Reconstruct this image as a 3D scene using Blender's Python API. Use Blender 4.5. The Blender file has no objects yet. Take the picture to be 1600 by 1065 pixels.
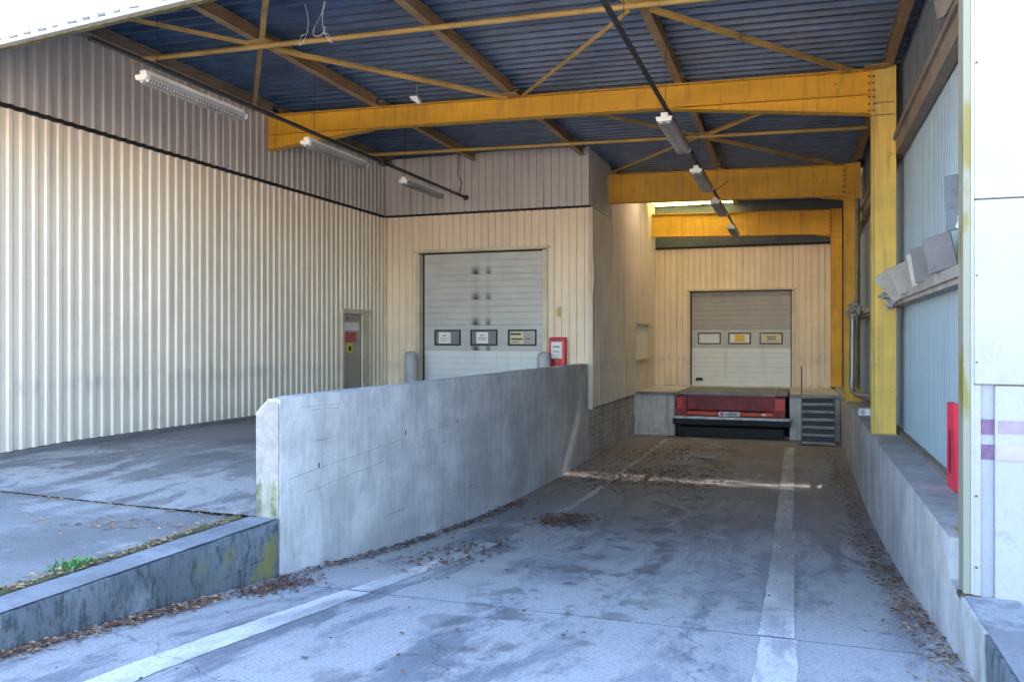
import bpy, bmesh, math, random
from mathutils import Vector, Matrix, noise
R = math.radians
rnd = random.Random(7)
sc = bpy.context.scene
C = sc.collection

# ------------------------------------------------------------ camera, sky, sun, exposure
YAW = math.atan(450 / 1300)
cd = bpy.data.cameras.new("camera"); cam = bpy.data.objects.new("camera", cd); C.objects.link(cam)
cd.sensor_width = 36.0; cd.lens = 36.0 * 1300 / 1600; cd.shift_y = -2.5 / 1600
cam.location = (0, 0, 1.48); cam.rotation_euler = (R(90), 0, YAW)
cd.clip_start = 0.05; cd.clip_end = 2000
sc.camera = cam
world = bpy.data.worlds.new("World"); sc.world = world; world.use_nodes = True
wn = world.node_tree; bg = wn.nodes["Background"]
sky = wn.nodes.new("ShaderNodeTexSky"); sky.sky_type = 'NISHITA'; sky.sun_disc = False
SUN_AZ = R(8); SUN_EL = R(44)
sky.air_density = 1.0; sky.dust_density = 1.2; sky.ozone_density = 1.0
sky.sun_elevation = SUN_EL; sky.sun_rotation = SUN_AZ
wn.links.new(sky.outputs[0], bg.inputs[0]); bg.inputs[1].default_value = 0.15
sd = bpy.data.lights.new("sun", 'SUN'); sd.energy = 5.0; sd.angle = R(0.5); sd.color = (1.0, 0.93, 0.82)
sun = bpy.data.objects.new("sun", sd); C.objects.link(sun)
sdir = Vector((math.sin(SUN_AZ) * math.cos(SUN_EL), math.cos(SUN_AZ) * math.cos(SUN_EL), math.sin(SUN_EL)))
sun.rotation_euler = sdir.to_track_quat('Z', 'Y').to_euler()
sc.view_settings.view_transform = 'Standard'; sc.view_settings.look = 'None'
sc.view_settings.exposure = 3.38; sc.view_settings.gamma = 1.0
sc.render.engine = 'CYCLES'
sc.cycles.max_bounces = 10; sc.cycles.diffuse_bounces = 7

# ------------------------------------------------------------ materials
class NT:
    def __init__(s, name):
        s.m = bpy.data.materials.new(name); s.m.use_nodes = True
        s.t = s.m.node_tree; s.n = s.t.nodes; s.b = s.n["Principled BSDF"]
        s.geo = s.n.new("ShaderNodeNewGeometry")
    def set(s, inp, v):
        if isinstance(v, bpy.types.NodeSocket): s.t.links.new(v, inp)
        elif isinstance(v, (tuple, list)) and len(v) == 3 and inp.type == 'RGBA': inp.default_value = (*v, 1)
        else: inp.default_value = v
    def map(s, scale, loc=(0, 0, 0)):
        n = s.n.new("ShaderNodeMapping"); n.inputs['Scale'].default_value = scale; n.inputs['Location'].default_value = loc
        s.t.links.new(s.geo.outputs['Position'], n.inputs['Vector']); return n.outputs[0]
    def noise(s, scale=(1, 1, 1), loc=(0, 0, 0), detail=5, rough=.55, dist=0):
        if not isinstance(scale, tuple): scale = (scale,) * 3
        n = s.n.new("ShaderNodeTexNoise"); n.inputs['Scale'].default_value = 1; n.inputs['Detail'].default_value = detail
        n.inputs['Roughness'].default_value = rough; n.inputs['Distortion'].default_value = dist
        s.t.links.new(s.map(scale, loc), n.inputs['Vector']); return n.outputs['Fac']
    def ramp(s, v, a, b, lo=0.0, hi=1.0):
        n = s.n.new("ShaderNodeMapRange"); n.interpolation_type = 'SMOOTHSTEP'
        for i, x in enumerate((v, a, b, lo, hi)): s.set(n.inputs[i], x)
        return n.outputs[0]
    def mth(s, op, a, b=0.0):
        n = s.n.new("ShaderNodeMath"); n.operation = op; s.set(n.inputs[0], a); s.set(n.inputs[1], b); return n.outputs[0]
    def mix(s, f, a, b, mode='MIX'):
        n = s.n.new("ShaderNodeMix"); n.data_type = 'RGBA'; n.blend_type = mode
        s.set(n.inputs[0], f); s.set(n.inputs[6], a); s.set(n.inputs[7], b); return n.outputs[2]
    def xyz(s):
        n = s.n.new("ShaderNodeSeparateXYZ"); s.t.links.new(s.geo.outputs['Position'], n.inputs[0]); return n.outputs
    def bump(s, h, st=.3, d=.01):
        n = s.n.new("ShaderNodeBump"); n.inputs['Strength'].default_value = st; n.inputs['Distance'].default_value = d
        s.t.links.new(h, n.inputs['Height']); s.t.links.new(n.outputs[0], s.b.inputs['Normal'])
    def out(s, col, rough=.6, metal=0.0, spec=.4):
        s.set(s.b.inputs['Base Color'], col); s.set(s.b.inputs['Roughness'], rough)
        s.b.inputs['Metallic'].default_value = metal; s.b.inputs['Specular IOR Level'].default_value = spec
        return s.m

def mul(c, k): return tuple(min(1, x * k) for x in c)

def M(name, col, rough=.55, metal=0.0, var=.12, scale=2.0, dirt=None, damt=.0, streak=False, bump=.15, spec=.4, dscale=1.0, thr=.55):
    t = NT(name)
    c = t.mix(t.ramp(t.noise(scale), .3, .7), mul(col, 1 - var), mul(col, 1 + var))
    fine = t.noise(40, detail=4)
    c = t.mix(t.ramp(fine, .3, .7, 0, .25), c, mul(col, .75))
    if dirt:
        d = t.noise((7 * dscale, 7 * dscale, .5 * dscale) if streak else 2.6 * dscale, (3, 5, 1), detail=7, rough=.65)
        c = t.mix(t.ramp(d, thr, thr + .17, 0, damt), c, dirt)
    t.bump(fine, bump, .004)
    return t.out(c, rough, metal, spec)

def clad_mat(name, col, grime=(.20, .19, .185), damt=.35, band=0.38):
    t = NT(name); x = t.xyz()
    c = t.mix(t.ramp(t.noise(.7), .3, .7), mul(col, .93), mul(col, 1.05))
    oi = t.n.new('ShaderNodeObjectInfo'); c = t.mix(t.ramp(oi.outputs['Random'], 0, 1, 0, .22), c, mul(col, .72))
    ru = t.mth('MULTIPLY', t.ramp(t.noise((14, 14, .9), (8, 8, 8), detail=5, rough=.7), .66, .78), t.ramp(t.noise(.9, (1, 9, 4)), .5, .7)); c = t.mix(t.mth('MULTIPLY', ru, .5), c, (.22, .13, .07))
    d = t.noise((6, 6, .35), (3, 5, 1), detail=7, rough=.65)
    c = t.mix(t.ramp(d, .5, .8, 0, damt), c, grime)
    # tyre-height scuffs and splashed dirt near the floor
    w = t.noise((1.6, 1.6, .4), (0, 0, 0), detail=3)
    zz = t.mth('ADD', x[2], t.mth('MULTIPLY', w, .35))
    b1 = t.mth('MULTIPLY', t.ramp(zz, .78, 1.02), t.ramp(zz, 1.22, 1.02))
    n2 = t.ramp(t.noise((9, 9, 2.5), (7, 1, 0), detail=6), .42, .68)
    c = t.mix(t.mth('MULTIPLY', t.mth('MULTIPLY', b1, n2), band), c, (.25, .25, .27))
    b2 = t.mth('MULTIPLY', t.ramp(zz, .55, .05), t.ramp(t.noise((5, 5, 2), (2, 2, 2), detail=6), .35, .7))
    c = t.mix(t.mth('MULTIPLY', b2, band * 1.1), c, (.24, .235, .24))
    sp = t.ramp(t.noise(26, (1, 2, 3), detail=2), .74, .8, 0, .5)
    c = t.mix(sp, c, (.12, .1, .08))
    t.bump(t.noise(5, detail=2), .12, .01)
    return t.out(c, .5, 0, .35)

def stain_concrete(name, col, dark, light, moss=0, seed=0, streak=True, mott=.3, sk=.62):
    t = NT(name); x = t.xyz()
    c = t.mix(t.ramp(t.noise(1.1, (seed, 0, 0), detail=8, rough=.65), .35, .65), mul(col, .8), mul(col, 1.15))
    s = t.noise((4.5, 4.5, .3), (seed, 4, 0), detail=8, rough=.7)
    if streak: c = t.mix(t.ramp(s, .5, .66, 0, sk), c, dark)
    c = t.mix(t.ramp(t.noise((.5, .5, 1.1), (seed, 6, 6), detail=7, rough=.6), .5, .62, 0, .45), c, mul(col, .7))
    c = t.mix(t.ramp(t.noise((1.3, 1.3, .8), (9, seed, 3), detail=9, rough=.7), .55, .66, 0, .6), c, light)
    c = t.mix(t.ramp(t.noise((16, 16, 6), (seed, 3, 3), detail=8, rough=.7), .48, .64, 0, mott), c, mul(dark, .9))
    p = t.noise(70, detail=3)
    c = t.mix(t.ramp(p, .62, .72, 0, .5), c, mul(dark, .6))
    # pin holes and scrapes
    c = t.mix(t.ramp(t.noise((3, 1.2, 22), (5, 2, seed), detail=5), .69, .73, 0, .6), c, mul(dark, .7))
    if moss:
        m = t.mth('MULTIPLY', t.ramp(x[1], moss + .35, moss - .1), t.ramp(x[1], moss - 1.2, moss - .2))
        m = t.mth('MULTIPLY', m, t.ramp(t.noise((3, 3, 1.6), (seed, 1, 8), detail=6), .46, .62))
        m = t.mth('MULTIPLY', m, t.ramp(x[2], -.2, -.34))
        c = t.mix(m, c, (.19, .18, .06))
    t.bump(t.mth('ADD', t.mth('MULTIPLY', p, .5), t.noise(9, detail=6)), .45, .012)
    return t.out(c, .85, 0, .25)

def ground_mat(name, base, pale, dark, seed=0, stretch=(1, .35), tone=0.0, near=None, far=True):
    t = NT(name); x = t.xyz()
    sx, sy = stretch
    c = t.mix(t.ramp(t.noise((.8 * sx, .8 * sy, 1), (seed, 0, 0), detail=8, rough=.6), .35, .65), mul(base, .72), mul(base, 1.2))
    w = t.noise((1.5 * sx, 1.5 * sy, 1), (3, seed, 0), detail=11, rough=.74, dist=.5)
    w = t.mth('ADD', w, tone)
    tr = t.noise((3.2, .12, 1), (1, 1, seed), detail=6, rough=.6); w = t.mth('ADD', w, t.ramp(tr, .35, .7, .05, -.06))
    if near:  # paler towards the mouth of the ramp
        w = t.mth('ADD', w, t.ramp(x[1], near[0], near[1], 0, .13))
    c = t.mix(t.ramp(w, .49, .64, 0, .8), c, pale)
    d = t.noise((2.2 * sx, 2.2 * sy, 1), (0, 7, seed), detail=9, rough=.7)
    c = t.mix(t.ramp(d, .58, .72, 0, .7), c, dark)
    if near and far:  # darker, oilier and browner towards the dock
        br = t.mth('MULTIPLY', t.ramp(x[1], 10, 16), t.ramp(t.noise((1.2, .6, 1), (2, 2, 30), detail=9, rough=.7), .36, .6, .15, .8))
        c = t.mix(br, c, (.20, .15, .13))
        oil = t.mth('MULTIPLY', t.ramp(t.mth('ABSOLUTE', t.mth('ADD', x[0], 1.9)), 1.3, .2), t.ramp(t.noise((3, 2, 1), (5, 5, 5), detail=6), .52, .62, 0, .6)); c = t.mix(oil, c, (.05, .05, .055))
    f = t.noise(55, detail=5, rough=.7)
    c = t.mix(t.ramp(f, .5, .66, 0, .6), c, mul(dark, .9))
    c = t.mix(t.ramp(t.noise(110, (3, 3, 3), detail=3), .58, .7, 0, .35), c, mul(pale, 1.25))
    sp = t.noise((7, 5, 1), (2, 2, seed), detail=3); c = t.mix(t.ramp(sp, .72, .75, 0, .75), c, mul(dark, .5))
    c = t.mix(t.ramp(t.noise((2.6, 1.4, 1), (12, 2, seed), detail=12, rough=.85), .56, .62, 0, .35), c, mul(pale, 1.05))
    c = t.mix(t.ramp(t.noise((9, 3, 1), (4, 4, 4), detail=9, rough=.75), .66, .72, 0, .6), c, mul(pale, 1.1))
    cr = t.n.new("ShaderNodeTexVoronoi"); cr.feature = 'DISTANCE_TO_EDGE'; cr.inputs['Scale'].default_value = .38
    wv = t.n.new("ShaderNodeVectorMath"); wv.operation = 'ADD'
    nn = t.n.new("ShaderNodeTexNoise"); nn.inputs['Scale'].default_value = 1.6; nn.inputs['Detail'].default_value = 6
    t.t.links.new(t.geo.outputs['Position'], nn.inputs['Vector'])
    t.t.links.new(t.geo.outputs['Position'], wv.inputs[0]); t.t.links.new(nn.outputs['Color'], wv.inputs[1])
    t.t.links.new(wv.outputs[0], cr.inputs['Vector'])
    c = t.mix(t.ramp(cr.outputs['Distance'], .006, .0, 0, .45), c, mul(dark, .4))
    t.bump(t.mth('ADD', t.mth('MULTIPLY', f, .6), t.noise(14, detail=6)), .4, .01)
    return t.out(c, t.ramp(w, .4, .65, .62, .85), 0, .35)

CREAM = (.78, .685, .565)
m_clad = clad_mat("cream_cladding", CREAM)
m_cladb = clad_mat("tan_cream_cladding", (.76, .63, .48), damt=.3, band=.35)
m_clad2 = clad_mat("cream_cladding_far", (.80, .66, .49), damt=.3, band=.35)
m_side = clad_mat("weathered_cladding", (.66, .56, .46), grime=(.22, .17, .12), damt=.6, band=.4)
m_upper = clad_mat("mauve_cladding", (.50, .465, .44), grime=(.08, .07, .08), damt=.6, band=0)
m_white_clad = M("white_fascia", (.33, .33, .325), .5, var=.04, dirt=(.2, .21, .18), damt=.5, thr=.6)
m_trim = M("cream_trim", (.58, .50, .38), .5, dirt=(.2, .17, .13), damt=.4, streak=True)
m_dark = M("dark_gap", (.018, .017, .02), .8)
m_deck = M("navy_roof_deck", (.034, .078, .155), .42, var=.3, dirt=(.055, .06, .075), damt=.55, spec=.5)
def yellow(name, col, dull):
    t = NT(name)
    c = t.mix(t.ramp(t.noise((.5, .5, 1.5), detail=4), .35, .65), mul(col, .86), mul(col, 1.08))
    c = t.mix(t.ramp(t.noise((9, 9, .8), (2, 2, 2), detail=8, rough=.7), .48, .68, 0, .6), c, dull)
    c = t.mix(t.ramp(t.noise((5, 5, 5), (6, 2, 2), detail=9, rough=.75), .64, .67, 0, .8), c, (.12, .055, .03))
    c = t.mix(t.ramp(t.noise((22, 22, 22), (6, 2, 2), detail=5), .68, .72, 0, .6), c, (.10, .06, .03))
    t.bump(t.noise(18, detail=6), .25, .006)
    return t.out(c, t.ramp(t.noise(7), .3, .7, .4, .65), 0, .3)
m_yel = yellow("yellow_steel_paint", (.66, .35, .03), (.30, .17, .05))
m_yel2 = yellow("faded_yellow_paint", (.66, .45, .10), (.34, .24, .1))
m_ochre = M("ochre_steel_paint", (.34, .215, .11), .5, var=.2, dirt=(.10, .07, .05), damt=.7, dscale=2)
m_tube = M("dusty_ochre_tube", (.48, .31, .10), .5, var=.2, dirt=(.16, .11, .06), damt=.7, dscale=2)
m_bolt = M("rusty_bolt", (.10, .06, .04), .6)
m_galv = M("galvanised_steel", (.30, .30, .31), .45, .6, var=.2)
m_cable = M("black_cable", (.03, .03, .032), .6)
m_fix = M("fixture_white", (.72, .72, .69), .45, dirt=(.3, .28, .25), damt=.4)
m_lens = M("ribbed_grey_diffuser", (.34, .35, .37), .25, var=.1, spec=.6)
m_bluesheet = clad_mat("blue_grey_cladding", (.27, .34, .385), grime=(.16, .17, .17), damt=.35, band=.1)
m_greysheet = M("spotted_grey_shaded_sheet", (.12, .14, .16), .6, dirt=(.03, .03, .035), damt=.8, dscale=3)
m_girt = M("dusty_wood_brown_girt", (.24, .19, .15), .6, var=.2, dirt=(.1, .07, .05), damt=.6)
m_girt2 = M("dusty_pale_girt", (.42, .38, .34), .7, var=.2, dirt=(.15, .13, .11), damt=.6, dscale=3)
m_debris = M("grey_insulation_board", (.18, .165, .17), .8, var=.2, dirt=(.12, .11, .12), damt=.6, dscale=2)
m_debris2 = M("pale_insulation_board", (.30, .27, .24), .8, var=.2, dirt=(.2, .17, .14), damt=.6, dscale=2)
m_foil = M("crumpled_foil", (.40, .40, .40), .45, .2, var=.3, scale=8)
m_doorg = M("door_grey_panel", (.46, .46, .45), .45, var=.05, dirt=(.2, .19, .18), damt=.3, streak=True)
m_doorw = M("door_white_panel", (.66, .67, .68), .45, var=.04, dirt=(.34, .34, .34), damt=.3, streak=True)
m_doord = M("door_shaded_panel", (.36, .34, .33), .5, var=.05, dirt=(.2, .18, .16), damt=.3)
m_rubber = M("black_rubber", (.02, .02, .022), .7)
m_glass = M("grey_acrylic_pane", (.20, .20, .22), .2, var=.15, spec=.6)
m_paper = M("white_paper", (.74, .74, .73), .8, var=.03)
m_ylpaper = M("yellow_paper", (.68, .46, .06), .8, var=.03)
m_cream_paper = M("cream_paper", (.62, .54, .36), .8, var=.03)
m_ink = M("printed_ink", (.05, .05, .05), .8)
m_red = M("red_paint", (.62, .015, .02), .35, var=.08)
m_redsign = M("red_sign", (.50, .03, .05), .5)
m_pink = M("faded_pink_red_plastic", (.75, .03, .07), .45, var=.15)
m_orange = M("orange_red_lip", (.60, .06, .02), .45, var=.2)
m_dred = M("dark_red_paint", (.22, .015, .02), .5, var=.35, dirt=(.05, .03, .03), damt=.8, dscale=2)
m_yelsign = M("yellow_sign", (.62, .55, .02), .5)
m_bollard = M("grey_bollard_paint", (.42, .41, .42), .6, var=.1, dirt=(.2, .2, .2), damt=.4)
m_sdoor = M("beige_door", (.36, .33, .28), .5, var=.06, dirt=(.16, .14, .13), damt=.5)
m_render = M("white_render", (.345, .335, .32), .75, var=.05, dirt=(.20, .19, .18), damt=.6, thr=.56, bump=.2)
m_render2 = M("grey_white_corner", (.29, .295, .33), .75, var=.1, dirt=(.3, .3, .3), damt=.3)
m_purple = M("purple_stripe_paint", (.14, .075, .15), .6, var=.3, scale=8)
m_lilac = M("faded_lilac_paint", (.28, .215, .265), .7, var=.12, scale=5, dirt=(.4, .38, .4), damt=.7, dscale=2)
m_lilac2 = M("very_faded_lilac_paint", (.36, .31, .37), .7, var=.08, scale=5, dirt=(.4, .385, .4), damt=.8, dscale=2)
m_leveltop = M("scuffed_dock_plate", (.17, .165, .165), .5, .3, var=.3, dirt=(.05, .05, .05), damt=.5)
m_silver = M("worn_aluminium_bar", (.40, .41, .42), .45, .4, var=.3, scale=6)
m_leaf = M("dead_leaf_brown", (.13, .07, .048), .8, var=.5, scale=25)
m_leaf2 = M("dry_leaf_tan", (.34, .22, .13), .8, var=.4, scale=25)
m_weed = M("weed_green", (.09, .22, .06), .6, var=.4, scale=20)
m_moss = M("moss_dirt", (.10, .095, .045), .9, var=.4, scale=12)
m_trimyg = NT("yellow_green_flaking_trim")
_t = m_trimyg; _c = _t.mix(_t.ramp(_t.noise((3, 3, 1.3), detail=6), .55, .62), (.21, .215, .165), (.17, .15, .035)); m_trimyg = _t.out(_c, .6)
m_conc = stain_concrete("parapet_concrete", (.50, .50, .505), (.27, .28, .31), (.60, .605, .61), moss=6.3, seed=2, sk=.38)
m_concend = M("pale_cut_concrete_end", (.34, .30, .28), .85, var=.18, scale=9, dirt=(.20, .19, .175), damt=.7, dscale=2.5, thr=.54, bump=.6)
m_kerb = stain_concrete("dark_kerb_concrete", (.13, .15, .175), (.03, .04, .045), (.26, .29, .31), moss=6.3, seed=5, mott=.75)
m_kerbtop = stain_concrete("kerb_top_concrete", (.22, .235, .26), (.10, .115, .135), (.34, .36, .38), seed=9, streak=False)
m_rwall = stain_concrete("right_wall_concrete", (.42, .41, .41), (.24, .24, .25), (.52, .52, .53), moss=5.9, seed=14)
m_dock = stain_concrete("dock_concrete", (.55, .53, .50), (.24, .22, .20), (.58, .56, .54), seed=21)
m_block = stain_concrete("retaining_blockwork", (.40, .38, .365), (.18, .17, .165), (.50, .48, .46), seed=25)
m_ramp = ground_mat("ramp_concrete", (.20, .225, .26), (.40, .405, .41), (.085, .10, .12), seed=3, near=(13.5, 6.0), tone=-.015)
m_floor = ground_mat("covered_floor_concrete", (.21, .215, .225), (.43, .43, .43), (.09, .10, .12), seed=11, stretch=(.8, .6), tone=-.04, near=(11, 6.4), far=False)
m_apron = ground_mat("apron_tarmac", (.19, .20, .21), (.38, .385, .385), (.10, .11, .13), seed=17, stretch=(.5, 1), tone=-.01)
m_line = ground_mat("worn_line_paint", (.36, .37, .38), (.62, .62, .62), (.19, .20, .22), seed=23, stretch=(2.2, .6), tone=.0, near=(9, 5), far=False)
m_joint = M("joint_filler", (.035, .04, .035), .95)
m_yard = M("sun_bounce_yard", (.55, .44, .33), .9, var=.15, scale=.5)  # unseen yard, coloured pale and warm to bounce sunlight under the canopy
t_ = NT("dirty_translucent_rooflight")
_tr = t_.n.new("ShaderNodeBsdfTranslucent"); _tp = t_.n.new("ShaderNodeBsdfTransparent"); _mx = t_.n.new("ShaderNodeMixShader")
_cc = t_.mix(t_.ramp(t_.noise(4, detail=6), .42, .6), (.62, .54, .42), (.34, .30, .21))
t_.t.links.new(_cc, _tr.inputs[0]); _mx.inputs[0].default_value = .45
t_.t.links.new(_tr.outputs[0], _mx.inputs[1]); t_.t.links.new(_tp.outputs[0], _mx.inputs[2])
t_.t.links.new(_mx.outputs[0], t_.n["Material Output"].inputs[0]); _f = t_.ramp(t_.noise((1.3, 5, 1), detail=5), .36, .62, .07, .32); _f = t_.mth('MULTIPLY', _f, t_.mth('MULTIPLY', t_.ramp(t_.xyz()[1], 22.75, 23.35), t_.ramp(t_.xyz()[1], 24.1, 23.5))); t_.t.links.new(_f, _mx.inputs[0]); m_rooflight = t_.m
m_fill_rooflight = m_rooflight.copy(); m_fill_rooflight.name = 'added_fill_rooflight'
[m_fill_rooflight.node_tree.links.remove(n.inputs[0].links[0]) or setattr(n.inputs[0], 'default_value', .0) for n in m_fill_rooflight.node_tree.nodes if n.type == 'MIX_SHADER']

t_ = NT("yellowed_fibreglass"); _tr = t_.n.new("ShaderNodeBsdfTranslucent"); _c = t_.mix(t_.ramp(t_.noise(5, detail=6), .45, .6), (.85, .80, .50), (.35, .34, .14))
t_.t.links.new(_c, _tr.inputs[0]); t_.t.links.new(_tr.outputs[0], t_.n["Material Output"].inputs[0]); m_rooflight3 = t_.m
m_stepgap = M("step_gap_shade", (.06, .065, .075), .6)

# ------------------------------------------------------------ mesh helpers (world coordinates in, local out)
def wloc(o):
    v = Vector((0, 0, 0))
    while o: v += o.location; o = o.parent
    return v
class MB:
    def __init__(s): s.v = []; s.f = []; s.sm = False
    def add(s, vs, fs):
        b = len(s.v); s.v += [Vector(v) for v in vs]; s.f += [tuple(i + b for i in f) for f in fs]; return s
    def box(s, x0, x1, y0, y1, z0, z1):
        return s.add([(x, y, z) for x in (x0, x1) for y in (y0, y1) for z in (z0, z1)],
                     [(0, 1, 3, 2), (4, 6, 7, 5), (0, 4, 5, 1), (2, 3, 7, 6), (0, 2, 6, 4), (1, 5, 7, 3)])
    def obox(s, p0, p1, s0, s1, u0, u1, up=(0, 0, 1)):
        p0, p1 = Vector(p0), Vector(p1); d = (p1 - p0).normalized(); up = Vector(up)
        sd_ = d.cross(up).normalized(); u = sd_.cross(d)
        return s.add([p + sd_ * a + u * b for p in (p0, p1) for a in (s0, s1) for b in (u0, u1)],
                     [(0, 1, 3, 2), (4, 6, 7, 5), (0, 4, 5, 1), (2, 3, 7, 6), (0, 2, 6, 4), (1, 5, 7, 3)])
    def ibeam(s, p0, p1, h, w, tf=.015, tw=.01, up=(0, 0, 1)):   # hangs below the p0-p1 line
        s.obox(p0, p1, -w / 2, w / 2, -tf, 0, up); s.obox(p0, p1, -w / 2, w / 2, -h, -h + tf, up)
        return s.obox(p0, p1, -tw / 2, tw / 2, -h + tf, -tf, up)
    def tube(s, pts, r, n=8):
        pts = [Vector(p) for p in pts]; rings = []
        for i, p in enumerate(pts):
            d = (pts[min(i + 1, len(pts) - 1)] - pts[max(i - 1, 0)]).normalized()
            a = Vector((0, 0, 1)) if abs(d.z) < .9 else Vector((1, 0, 0))
            x = d.cross(a).normalized(); y = d.cross(x)
            rings.append([p + (x * math.cos(2 * math.pi * k / n) + y * math.sin(2 * math.pi * k / n)) * r for k in range(n)])
        vs = [v for rg in rings for v in rg]; fs = []
        for i in range(len(pts) - 1):
            for k in range(n): fs.append((i * n + k, i * n + (k + 1) % n, (i + 1) * n + (k + 1) % n, (i + 1) * n + k))
        fs.append(tuple(range(n - 1, -1, -1))); fs.append(tuple(range((len(pts) - 1) * n, len(pts) * n)))
        s.sm = True
        return s.add(vs, fs)
    def prism(s, poly, off):   # poly: list of points, off: extrusion vector
        n = len(poly); off = Vector(off); p = [Vector(q) for q in poly]
        return s.add(p + [q + off for q in p], [tuple(range(n)), tuple(range(2 * n - 1, n - 1, -1))] + [(i, i + n, (i + 1) % n + n, (i + 1) % n) for i in range(n)])
    def build(s, name, mat, parent=None, bevel=0, label=None):
        me = bpy.data.meshes.new(name); o0 = wloc(parent) if parent else Vector((0, 0, 0))
        if parent is None: o0 = Vector((sum(v.x for v in s.v) / len(s.v), sum(v.y for v in s.v) / len(s.v), min(v.z for v in s.v)))
        me.from_pydata([tuple(v - o0) for v in s.v], [], s.f); me.materials.append(mat)
        bm = bmesh.new(); bm.from_mesh(me); bmesh.ops.recalc_face_normals(bm, faces=bm.faces); bm.to_mesh(me); bm.free()
        if s.sm:
            for p in me.polygons: p.use_smooth = len(p.vertices) < 5
            me.set_sharp_from_angle(angle=R(40))
        ob = bpy.data.objects.new(name, me); C.objects.link(ob)
        if parent: ob.parent = parent
        else: ob.location = o0
        if bevel:
            md = ob.modifiers.new("bevel", 'BEVEL'); md.width = bevel; md.segments = 2; md.limit_method = 'ANGLE'
        if label: ob['label'] = label
        return ob
def thing(name, label, cat, loc, group=None):
    o = bpy.data.objects.new(name, None); C.objects.link(o); o.location = loc; o.empty_display_size = .2
    o['label'] = label; o['category'] = cat
    if group: o['group'] = group
    return o
def tag(o, label, cat, group=None, kind=None):
    if label: o['label'] = label
    if cat: o['category'] = cat
    if group: o['group'] = group
    if kind: o['kind'] = kind
    return o
def BX(name, mat, parent, *b, bevel=0, label=None): return MB().box(*b).build(name, mat, parent, bevel, label)
def copy_tree(o, parent=None):
    c = o.copy(); C.objects.link(c)
    if parent: c.parent = parent
    for ch in [x for x in bpy.data.objects if x.parent == o]: copy_tree(ch, c)
    return c
def rough_box(mb, x0, x1, y0, y1, z0, z1, st=.12, amp=.02, ztop=None):
    """box skin on a grid, its edges crumbled a little"""
    def face(o, u, v, lu, lv):
        nu, nv = max(1, round(lu / st)), max(1, round(lv / st)); vs = []
        for i in range(nu + 1):
            for j in range(nv + 1):
                p = Vector(o) + Vector(u) * (lu * i / nu) + Vector(v) * (lv * j / nv); vs.append(p)
        fs = [(i * (nv + 1) + j, (i + 1) * (nv + 1) + j, (i + 1) * (nv + 1) + j + 1, i * (nv + 1) + j + 1) for i in range(nu) for j in range(nv)]
        for k, p in enumerate(vs):
            q = p.copy(); cen = Vector(((x0 + x1) / 2, (y0 + y1) / 2, (z0 + z1) / 2))
            e = sum(1 for a, b, c_ in ((p.x, x0, x1), (p.y, y0, y1), (p.z, z0, z1)) if abs(a - b) < 1e-4 or abs(a - c_) < 1e-4)
            n = noise.noise(p * 3.1) * .6 + noise.noise(p * 9.7) * .4
            if e >= 2:
                k_ = amp * (.35 + max(0, n) * 2.2)
                if abs(p.x - x0) < 1e-4: q.x += k_
                if abs(p.x - x1) < 1e-4: q.x -= k_
                if abs(p.y - y0) < 1e-4: q.y += k_
                if abs(p.y - y1) < 1e-4: q.y -= k_
                if abs(p.z - z1) < 1e-4: q.z -= k_
            vs[k] = q
        mb.add(vs, fs)
    X, Y, Z = (1, 0, 0), (0, 1, 0), (0, 0, 1)
    face((x0, y0, z0), Y, Z, y1 - y0, z1 - z0); face((x1, y0, z0), Y, Z, y1 - y0, z1 - z0)
    face((x0, y0, z0), X, Z, x1 - x0, z1 - z0); face((x0, y1, z0), X, Z, x1 - x0, z1 - z0)
    face((x0, y0, z1), X, Y, x1 - x0, y1 - y0)
    return mb

# corrugated sheets: s runs along the wall, `out` is the way the sheet faces
def clad(parent, name, mat, org, sdir_, out, a, b, z0, z1, prof, pitch, sheet=5, label=None):
    """cover s in [a,b] with sheets of `sheet` ribs each; prof = [(frac, depth)...] over one pitch"""
    org, sdir_, out = Vector(org), Vector(sdir_), Vector(out)
    zf0 = z0 if callable(z0) else (lambda s: z0); zf1 = z1 if callable(z1) else (lambda s: z1)
    W = pitch * sheet; i0 = math.floor(a / W + 1e-6); res = []
    while i0 * W < b - 1e-4:
        s0, s1 = max(a, i0 * W), min(b, (i0 + 1) * W); lap = .0015 * (i0 % 2)
        ss = [s0]
        k = math.floor(s0 / pitch)
        while k * pitch < s1:
            for fr, d in prof:
                s = (k + fr) * pitch
                if s0 + 1e-4 < s < s1 - 1e-4: ss.append(s)
            k += 1
        ss.append(s1)
        def depth(s):
            fr = (s / pitch) % 1.0; P = prof + [(1 + prof[0][0], prof[0][1])]
            if fr < prof[0][0]: fr += 1
            for (f0, d0), (f1, d1) in zip(P, P[1:]):
                if f0 - 1e-6 <= fr <= f1 + 1e-6: return d0 + (d1 - d0) * (fr - f0) / max(1e-6, f1 - f0)
            return prof[0][1]
        mb = MB(); vs = []
        for s in ss:
            p = org + sdir_ * s + out * (depth(s) + lap)
            vs += [p + Vector((0, 0, zf0(s))), p + Vector((0, 0, zf1(s)))]
        mb.add(vs, [(2 * i, 2 * i + 2, 2 * i + 3, 2 * i + 1) for i in range(len(ss) - 1)])
        res.append(mb.build(name, mat, parent)); i0 += 1
    return res
PR_L = [(0, 0), (.46, 0), (.62, .028), (.90, .028)]            # deep trapezoid
PR_D = [(0, .032), (.74, .032), (.80, 0), (.93, 0)]            # flat boards with narrow grooves
PR_F = [(0, 0), (.45, 0), (.55, .02), (.9, .02)]

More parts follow.
